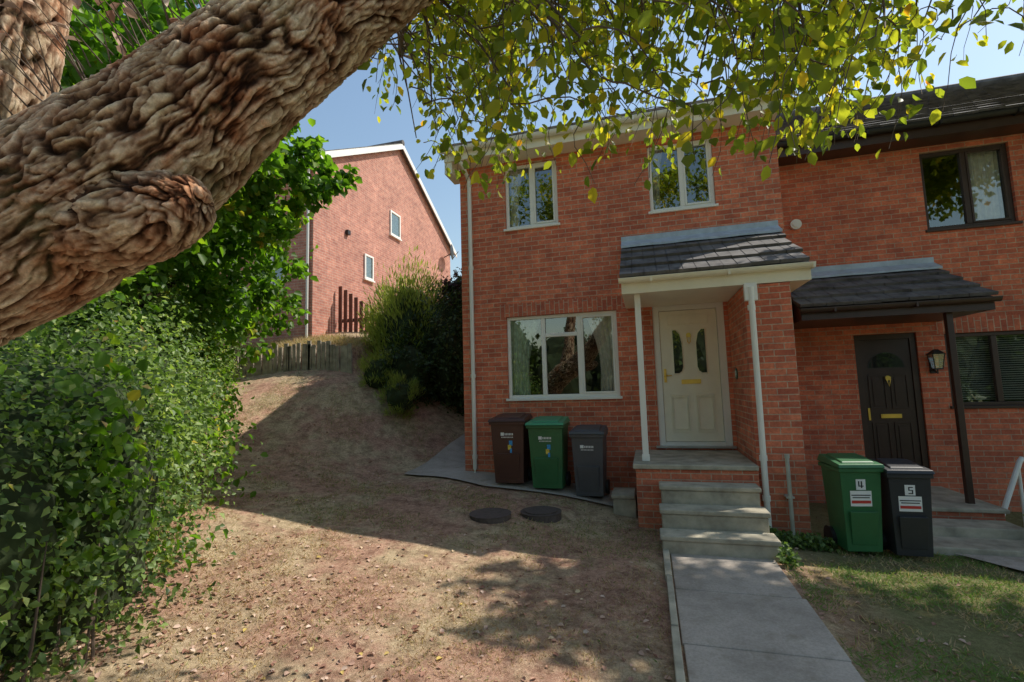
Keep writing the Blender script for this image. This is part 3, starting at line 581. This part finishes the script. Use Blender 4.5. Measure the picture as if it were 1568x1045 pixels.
bin_(4.97,-1.45,.12,.42,.98,BG,BG,4); bin_(5.41,-1.47,.02,.40,.94,BGR,BGR,5)
# ------------------------------------------------------------------ cherry tree trunk (foreground)
TREE=empty('cherry_tree')
def catmull(P,n):
    P=[np.array(p,float) for p in P]; P=[2*P[0]-P[1]]+P+[2*P[-1]-P[-2]]; out=[]
    for i in range(1,len(P)-2):
        for k in range(n):
            t=k/n; a,b,c,d=P[i-1],P[i],P[i+1],P[i+2]
            out.append(.5*((2*b)+(-a+c)*t+(2*a-5*b+4*c-d)*t*t+(-a+3*b-3*c+d)*t**3))
    out.append(P[-2]); return np.array(out)
def bark_limb(name,P,seg,per,amp=1.0,seed=0):
    C=catmull(P,per); V=[];var=[]; n=len(C); up=Vector((0,0,1)); s=0
    prev=None; nn=noise.noise; nv=noise.noise_vector; vo=noise.voronoi
    for i in range(n):
        p=Vector(C[i][:3]); r=max(.01,C[i][3]); a=Vector(C[max(i-1,0)][:3]); b=Vector(C[min(i+1,n-1)][:3]); d=(b-a).normalized()
        if i: s+=(p-Vector(C[i-1][:3])).length
        e1=d.cross(up)
        if e1.length<.2: e1=d.cross(Vector((0,1,0)))
        e1.normalize()
        if prev is not None: e1=(prev-d*prev.dot(d)).normalized()
        prev=e1; e2=e1.cross(d)
        for k in range(seg):
            t=2*math.pi*k/seg; c_,s_=math.cos(t),math.sin(t)
            q0=Vector((c_*r,s_*r,s))+Vector((seed,0,0))
            q=q0+nv(q0*4)*.05+nv(q0*13)*.014+nv(q0*40)*.003
            # long interlacing furrows and flaky strips running along the limb
            f1=abs(nn(Vector((q.x*17,q.y*17,q.z*3.2)))); f2=abs(nn(Vector((q.x*37+7,q.y*37,q.z*7))))
            D2=vo(Vector((q.x*40,q.y*40,q.z*9+9)))[0]; e2_=D2[1]-D2[0]
            lump=nn(q0*2.4); rough=nn(Vector((q.x*48,q.y*48,q.z*13))); fine=nn(Vector((q.x*110,q.y*110,q.z*40))); brk=nn(Vector((q.x*8,q.y*8,q.z*22)))
            a1=max(0,1-f1/.14)**1.1; a2=max(0,1-f2/.12); a3=max(0,1-e2_/.22); a4=max(0,brk-.30)
            hgt=-a1*.026-a2*.011-a3*.005-a4*.022+rough*.007+fine*.003
            rr=r*(1+.07*lump)+hgt*amp+.012*amp
            V.append(p+e1*c_*rr+e2*s_*rr)
            var.append(min(1,max(0,.80-a1*.70-a2*.42-a3*.22-a4*.8+rough*.45+fine*.35)))
    F=[]
    for i in range(n-1):
        for k in range(seg): k2=(k+1)%seg; F.append((i*seg+k,i*seg+k2,(i+1)*seg+k2,(i+1)*seg+k))
    return fast_mesh(name,[tuple(v) for v in V],F,BARK,var,TREE,True)
bark_limb('trunk',[(-.15,-7.0,-1.0,.40),(-.05,-6.95,.0,.33),(.12,-6.8,.8,.30),(.5,-6.55,1.28,.30),(.873,-6.407,1.49,.285),(1.108,-6.307,1.66,.262),(1.339,-6.21,1.86,.240),(1.563,-6.121,2.11,.215),(1.774,-5.988,2.40,.20),(2.04,-5.84,2.71,.18),(2.4,-5.6,3.15,.14),(2.9,-5.3,3.55,.10),(3.6,-5.0,3.9,.06)],380,50,1,1.3)
bark_limb('broken_stub',[(1.0,-6.35,1.52,.19),(1.20,-6.33,1.52,.17),(1.36,-6.32,1.52,.14),(1.49,-6.31,1.54,.105),(1.555,-6.31,1.555,.07),(1.58,-6.31,1.56,.03),(1.582,-6.31,1.56,.01)],180,20,.9,4.1)
bark_limb('upright_limb',[(.55,-6.5,1.25,.2),(.68,-6.47,1.7,.18),(.76,-6.43,2.1,.155),(.80,-6.40,2.5,.14),(.95,-6.3,3.3,.11)],200,36,.8,7.7)
# ------------------------------------------------------------------ overhanging twigs + leaves
TW=MB('branches',[TWIG],TREE)
def wander(p0,p1,n,j,r0,r1,seg=6):
    P=[];R=[]
    a=Vector(p0);b=Vector(p1); s=random.random()*50
    for i in range(n+1):
        t=i/n; P.append(a.lerp(b,t)+noise.noise_vector(Vector((t*3,s,0)))*j*math.sin(min(1,t*1.2)*math.pi*.9)); R.append(r0+(r1-r0)*t)
    TW.tube(P,R,seg); return P
mains=[((2.4,-5.6,3.2),(5.6,-4.3,4.0)),((2.9,-5.3,3.5),(6.4,-3.6,4.6)),((2.1,-5.8,2.85),(3.6,-4.2,4.2)),((2.4,-5.6,3.15),(2.2,-3.8,4.0)),((3.6,-5.0,3.8),(7.2,-4.6,3.9)),((2.0,-5.85,2.7),(1.2,-4.3,3.6)),((3.0,-5.2,3.5),(4.6,-5.2,3.35)),((3.6,-5.0,3.9),(6.6,-3.2,4.6)),((3.6,-5.0,3.6),(5.4,-4.4,3.0))]
anchors=[]
for a,b in mains:
    P=wander(a,b,14,.5,.035,.012,7); anchors+=P[2:]
LP=[];LD=[];LN_=[]
def low(k):
    pts=[(-.75,.70),(-.6,.62),(-.5,.50),(-.38,.42),(-.2,.42),(-.05,.42),(.08,.39),(.2,.42),(.27,.40),(.34,.365),(.42,.43),(.48,.38),(.56,.47),(.68,.50),(.8,.54)]
    return float(np.interp(k,[p[0] for p in pts],[p[1] for p in pts]))
for i in range(600):
    y=random.uniform(-5.8,-3.3); D=y+7.49; k=random.choice([random.uniform(-.62,.85),random.uniform(-.5,.42)])
    if i%10==0: k=random.uniform(.22,.54)
    x=2.94+k*D
    lo=low(k); u=random.random()
    s=lo+ (.17+.42*u if random.random()<(.6 if k>.2 else .8) else .0+.17*u)
    if k>.5 and s>lo+.12 and s<.72 and random.random()<.6: continue
    tip=Vector((x,y,.91+s*D*1.03)); Lh=random.uniform(.35,.85)
    top=tip+Vector((random.uniform(-.35,.15),random.uniform(-.2,.2),Lh))
    n=10; P=[];sd=random.random()*99
    for j in range(n+1):
        t=j/n; P.append(top.lerp(tip,t)+Vector((.12*math.sin(t*math.pi),0,.12*math.sin(t*math.pi)))+noise.noise_vector(Vector((t*2.5,sd,1)))*.13)
    TW.tube(P,[.0045*(1-.7*j/n) for j in range(n+1)],4)
    m=int(Lh/.031)
    for j in range(m):
        t=(j+random.random())/m
        if t<.08: continue
        f=t*n; a=int(min(f,n-1)); p=P[a].lerp(P[a+1],f-a); dirv=(P[a+1]-P[a]).normalized()
        sdv=Vector((random.gauss(0,1),random.gauss(0,1),random.gauss(0,.3))).normalized()
        LP.append(p+sdv*random.uniform(.01,.09)); LD.append(dirv*.45+sdv*.8+Vector((0,0,-.35))); LN_.append(Vector((random.gauss(0,.6),random.gauss(0,.6),.8))-sdv*.2)
    an=min(anchors,key=lambda q:(q-top).length)
    if (an-top).length<1.2: TW.tube([an,an.lerp(top,.5)+Vector((0,0,.06)),top],[.008,.006,.0045],4)
TW.done(smooth=True)
LP=np.array([tuple(p) for p in LP]);LD=np.array([tuple(p) for p in LD]);LN_=np.array([tuple(p) for p in LN_]); n=len(LP)
sz=.048+.034*rng.random(n)
leaves('leaves',LP,LD,LN_,sz,sz*.62,np.clip(rng.beta(2.2,2.2,n),0,1),LCH,TREE,True,.14)
cb=[(.3,-9.2,7.4,2.0,1.8,1.7),(3.4,-9.4,7.8,2.1,1.8,1.7),(-2.2,-8.6,7.2,1.8,1.6,1.6),(6.2,-9,7.4,1.9,1.6,1.5),(1.8,-10,8.6,1.8,1.6,1.4)]
blob_leaves('crown_leaves',cb,8500,.17,LCH,TREE,.1,False,None,.3,.66)
BR=MB('crown_branches',[TWIG],TREE)
for b in cb: BR.tube([(.95,-6.3,3.3),((.95+b[0])/2,(-6.3+b[1])/2-.4,(3.3+b[2])/2+.3),b[:3]],[.10,.07,.02],8)
BR.done(smooth=True)
AT=empty('offscreen_shade_tree')  # unseen tree added out of frame to cast shade on path and right lawn
ab_=[(8.5,-.9,6.6,1.25,1.1,.85),(7.5,-.45,6.9,.8,.75,.5),(9.9,-1.2,6.9,1.5,1.3,1.1),(8.9,-2.5,6.3,1.3,1.2,1.0),(10.4,-3.2,6.5,1.6,1.5,1.2),(8.7,-3.9,6.0,1.1,1.1,.9),(11.8,-1.8,7.2,1.8,1.6,1.4),(12.4,-4.2,7.4,2.2,2.0,1.8),(10.2,-4.8,6.1,1.4,1.3,1.1),(8.1,-1.7,6.2,.8,.8,.7),
     (8.0,.45,7.8,.95,.9,.6),(9.3,.7,8.1,1.3,1.1,.8),(11.0,.6,8.3,1.5,1.2,.9),(12.8,.4,8.5,1.6,1.3,1.0),(14.4,0,8.2,1.6,1.5,1.2),(9.0,-.2,7.4,1.0,.9,.6),(10.6,-.3,7.6,1.3,1.0,.8)]
blob_leaves('leaves',ab_,38000,.16,LCH,AT,.05,False,None,.3,.8,False,.4)
T=MB('trunk',[BARK],AT); T.tube([(12.6,-4.6,-1.8),(12.5,-4.5,1.5),(12.3,-4.3,4.5),(12.2,-4.1,7.6)],[.34,.28,.2,.06],14)
for b in ab_: T.tube([(12.35,-4.35,3.8),tuple((np.array(b[:3])+np.array([12.3,-4.3,5.4]))/2+np.array([.6,0,.3])),b[:3]],[.10,.07,.02],8)
T.done(smooth=True)
TT=MB('trunk_twigs',[TWIG],TREE); q=[];qd=[];qn=[]
for i in range(90):
    t=random.random(); c=Vector((.75,-6.45,1.5)).lerp(Vector((1.75,-6.0,2.4)),t); a=Vector((random.uniform(-.6,.3),random.uniform(-.9,-.1),random.uniform(.1,1))).normalized()
    p0=c+a*.2; p1=p0+a*random.uniform(.08,.24)+Vector((0,0,.05)); TT.tube([p0,p0.lerp(p1,.5)+Vector((0,0,.012)),p1],[.003,.002,.001],4)
    for j in range(random.choice([0,1,2,3])): q.append(tuple(p0.lerp(p1,random.uniform(.5,1)))); qd.append((random.gauss(0,1),random.gauss(0,1),random.gauss(0,.6))); qn.append((random.gauss(0,.5),-.6,1))
TT.done()
leaves('trunk_leaves',np.array(q),np.array(qd),np.array(qn),.05,.03,rng.random(len(q))*.5+.4,LDE,TREE,True)
# ------------------------------------------------------------------ hedge, trees, shrubs
gz=lambda x,y:H(x,y)-.02
hb=[(-.9,-6.0,.1,1.05,1.0,1.3),(-1.3,-5.1,.15,1.15,1.1,1.5),(-2.3,-4.35,.35,1.2,1.15,1.7),(-3.2,-3.4,.6,1.25,1.25,1.8),(-4.1,-2.5,.9,1.25,1.25,1.9),(-5.1,-1.5,1.2,1.25,1.25,1.9),(-6.2,-.4,1.6,1.3,1.3,1.8),(-7.4,.8,2.0,1.4,1.3,1.7),(-3.4,-5.2,.6,1.5,1.5,2.0)]
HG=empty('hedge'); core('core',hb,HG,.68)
blob_leaves('leaves',hb,110000,.050,LHE,HG,.72,False,gz,.35,.66,False,.62)
hb2=[(b[0],b[1],b[2]+.1,b[3]*1.06,b[4]*1.06,b[5]*1.05) for b in hb]
blob_leaves('broad_leaves',hb2,6000,.085,LSY,HG,.86,True,gz,.5,.75)
SY=empty('sycamore_tree')
sb=[(-3.3,-2.3,4.9,1.5,1.5,1.4),(-4.5,-1.4,3.9,1.6,1.6,1.5),(-2.3,-3.3,3.7,1.0,1.0,.9),(-3.1,-3.6,5.0,1.5,1.4,1.3),(-4.6,-2.8,5.6,1.9,1.9,1.7),(-2.0,-2.0,4.0,.8,.8,.8),(-2.9,-1.9,3.2,.9,.9,.8),(-4.0,-.6,2.9,1.0,1.0,1.0),(-5.2,-.6,4.8,1.3,1.3,1.3),(-1.6,-4.1,4.3,.8,.8,.7),(-2.2,-4.9,3.6,1.1,1.0,1.0),(-3.4,-3.4,2.6,1.2,1.0,.9),(-1.75,-1.6,4.3,.6,.6,.7),(-3.6,-1.6,2.3,.9,.9,.9)]
blob_leaves('leaves',sb,27000,.12,LSY,SY,.35,True,None,.45,.75)
T=MB('trunk',[BARK],SY); T.tube([(-4.0,-2.9,-.2),(-3.9,-2.7,1.6),(-3.7,-2.5,3.2),(-3.5,-2.4,5.0)],[.2,.15,.11,.05],12)
for a,b in (((-3.8,-2.6,2.4),(-2.2,-3.2,3.9)),((-3.75,-2.5,2.9),(-4.7,-1.3,4.2)),((-3.7,-2.5,3.2),(-2.4,-2.0,4.2)),((-3.8,-2.6,2.2),(-4.3,-.9,3.0)),((-3.6,-2.45,3.9),(-4.6,-2.9,5.6))): T.tube([a,tuple((np.array(a)+np.array(b))/2+np.array([0,0,.15])),b],[.06,.04,.015],8)
T.done(smooth=True)
S_=MB('stems',[TWIG],HG)
for i in range(60):
    b=random.choice(hb); a=random.uniform(0,6.28); x=b[0]+math.cos(a)*b[3]*.8; y=b[1]+math.sin(a)*b[4]*.8
    p=Vector((x,y,h1(x,y)-.05)); e=p+Vector((random.uniform(-.5,.2),random.uniform(-.3,.3),random.uniform(.5,1.3))); S_.tube([p,p.lerp(e,.5)+Vector((.05,0,0)),e],[.011,.008,.003],5)
S_.done()
def shrub(name,blobs,n,size,m,**k):
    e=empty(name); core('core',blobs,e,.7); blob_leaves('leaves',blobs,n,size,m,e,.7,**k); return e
shrub('willow_shrub',[(-2.7,3.3,2.3,.95,.9,1.7),(-3.3,3.5,2.1,.7,.7,1.3)],12000,.15,LYE,zmin=gz,spiky=True,asp=.16)
shrub('laurel_bush',[(-1.75,3.4,1.8,1.0,1.0,1.8),(-.9,4.2,1.8,.9,1.0,1.9),(-2.3,2.5,1.3,.6,.6,.9)],17000,.09,LDK,zmin=gz)
shrub('purple_leaf_shrub',[(-1.3,3.6,3.3,.6,.5,.6)],2500,.08,LPU,zmin=gz)
shrub('garden_bush',[(7.15,-.95,-.72,.28,.28,.28)],1600,.06,LHE,zmin=gz)
shrub('conifer_shrub',[(-2.9,2.2,1.3,.45,.45,.5),(-2.1,1.7,.8,.4,.4,.45)],3500,.10,LYE,zmin=gz,spiky=True,asp=.12)
BT=empty('distant_trees'); bb=[(x,-22+random.uniform(-1.5,1.5),random.uniform(1.2,2.4),2.6,2.0,random.uniform(3.2,4.2)) for x in range(-18,24,4)]
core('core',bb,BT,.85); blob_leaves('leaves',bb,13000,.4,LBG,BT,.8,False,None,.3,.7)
# ------------------------------------------------------------------ grass and litter
def inpath(x,y): return ((x>2.98)&(x<4.06)&(y<-1.2))|((y>-.72)&(x>-1.0)&(x<2.75)&(y<.02))|((x>-.02)&(y>-.02))|((x>2.7)&(y>-1.4)&(x<4.65))|((x-1.58)**2+(y+1.5)**2<.065)|((x-1.02)**2+(y+1.8)**2<.065)|((x>5.6)&(x<6.9)&(y>-1.3))
def inpath2(x,y):
    v=(-1.3-y)/3.5; u=(x-5.9-2.9*v)/.95; return (v>0)&(v<1)&(u>0)&(u<1)
def scatter(n,x0,x1,y0,y1):
    x=rng.uniform(x0,x1,n); y=rng.uniform(y0,y1,n); k=~(inpath(x,y)|inpath2(x,y)); x=x[k];y=y[k]; return x,y
def nz2(x,y,f): return np.array([noise.noise(Vector((a*f,b*f,3.3))) for a,b in zip(x,y)])
x,y=scatter(140000,-5,3,-6.6,2.1); c=nz2(x,y,1.2)+.5*nz2(x,y,4); k=(c+rng.normal(size=len(x))*.15)>.0; x,y,c=x[k],y[k],c[k]
x2,y2=scatter(70000,4.03,9.5,-6,-.9); c2=nz2(x2,y2,1.5)+.5*nz2(x2,y2,5); k=(c2+rng.normal(size=len(x2))*.15)>-.12; x2,y2,c2=x2[k],y2[k],c2[k]
def blades(nm,x,y,hh,w,var):
    n=len(x); z=H(x,y); P=np.stack([x,y,z-.004],1); d=np.stack([rng.normal(size=n)*.75,rng.normal(size=n)*.75,np.ones(n)*.6],1); return leaves(nm,P,d,rng.normal(size=(n,3)),hh,w,var,LGR,None,False,.05)
blades('dry_grass',x,y,.02+.04*rng.random(len(x)),.004+.004*rng.random(len(x)),np.clip(.33+.15*rng.normal(size=len(x))+ (y>-2.8)*.18,0,.85))
blades('green_grass',x2,y2,.03+.045*rng.random(len(x2)),.007,np.clip(.76+.17*rng.normal(size=len(x2))-.3*(c2<.03),.25,1))
x3=rng.uniform(-8,-3.6,5000); y3=rng.uniform(2.35,3.15,5000); blades('bank_grass',x3,y3,.12+.15*rng.random(5000),.012,np.clip(.42+.1*rng.normal(size=5000),.2,.6))
x,y=scatter(15000,-4.5,5.5,-6.6,1.0); dn=np.exp(-((x+.3)**2/4+(y+4.8)**2/1.6))*.9+.10+.10*(y<-3.2); k=rng.random(len(x))<dn; x,y=x[k],y[k]; n=len(x)
P=np.stack([x,y,H(x,y)+.008],1); sz=.018+.034*rng.random(n)
leaves('fallen_leaves',P,np.stack([rng.normal(size=n),rng.normal(size=n),rng.normal(size=n)*.15],1),np.stack([rng.normal(size=n)*.35,rng.normal(size=n)*.35,np.ones(n)],1),sz,sz*.65,rng.random(n),LDE,None,True,.22)
wx=np.concatenate([rng.uniform(4.05,4.75,900),rng.uniform(4.05,4.2,500)]); wy=np.concatenate([rng.uniform(-1.55,-1.28,900),rng.uniform(-2.4,-1.3,500)]); n=len(wx)
leaves('ivy_weeds',np.stack([wx,wy,H(wx,wy)+rng.random(n)*.12],1),rng.normal(size=(n,3)),rng.normal(size=(n,3))*.5+np.array([0,-.3,1]),.05,.04,rng.random(n)*.7,LHE,None,False)
# ------------------------------------------------------------------ light, sky, camera
a=math.radians(56); el=math.radians(52)
sd=Vector((math.sin(a)*math.cos(el),math.cos(a)*math.cos(el),math.sin(el)))
sl=bpy.data.lights.new('sun','SUN'); sl.energy=5; sl.angle=math.radians(.5); sl.color=(1,.94,.84)
so=bpy.data.objects.new('sun',sl); COL.objects.link(so); so.rotation_euler=sd.to_track_quat('Z','Y').to_euler(); so.location=(20,30,30)
w=bpy.data.worlds.new('World'); scene.world=w; w.use_nodes=True; nt=w.node_tree
bg=nt.nodes['Background']; sk=nt.nodes.new('ShaderNodeTexSky'); sk.sky_type='NISHITA'; sk.sun_disc=False; sk.sun_elevation=el; sk.sun_rotation=a
sk.air_density=1.7; sk.dust_density=.8; sk.ozone_density=2.0
nt.links.new(sk.outputs[0],bg.inputs[0]); bg.inputs[1].default_value=.15
cam=bpy.data.cameras.new('camera'); cam.sensor_width=36; cam.lens=16.9; cam.clip_end=2000; cam.clip_start=.05
co=bpy.data.objects.new('camera',cam); COL.objects.link(co)
co.matrix_world=Matrix.Translation((2.942,-7.493,.910))@Matrix.Rotation(.272,4,'Z')@Matrix.Rotation(math.pi/2+.098,4,'X')@Matrix.Rotation(-.029,4,'Z')
scene.camera=co
scene.view_settings.view_transform='Standard'; scene.view_settings.look='None'; scene.view_settings.exposure=0
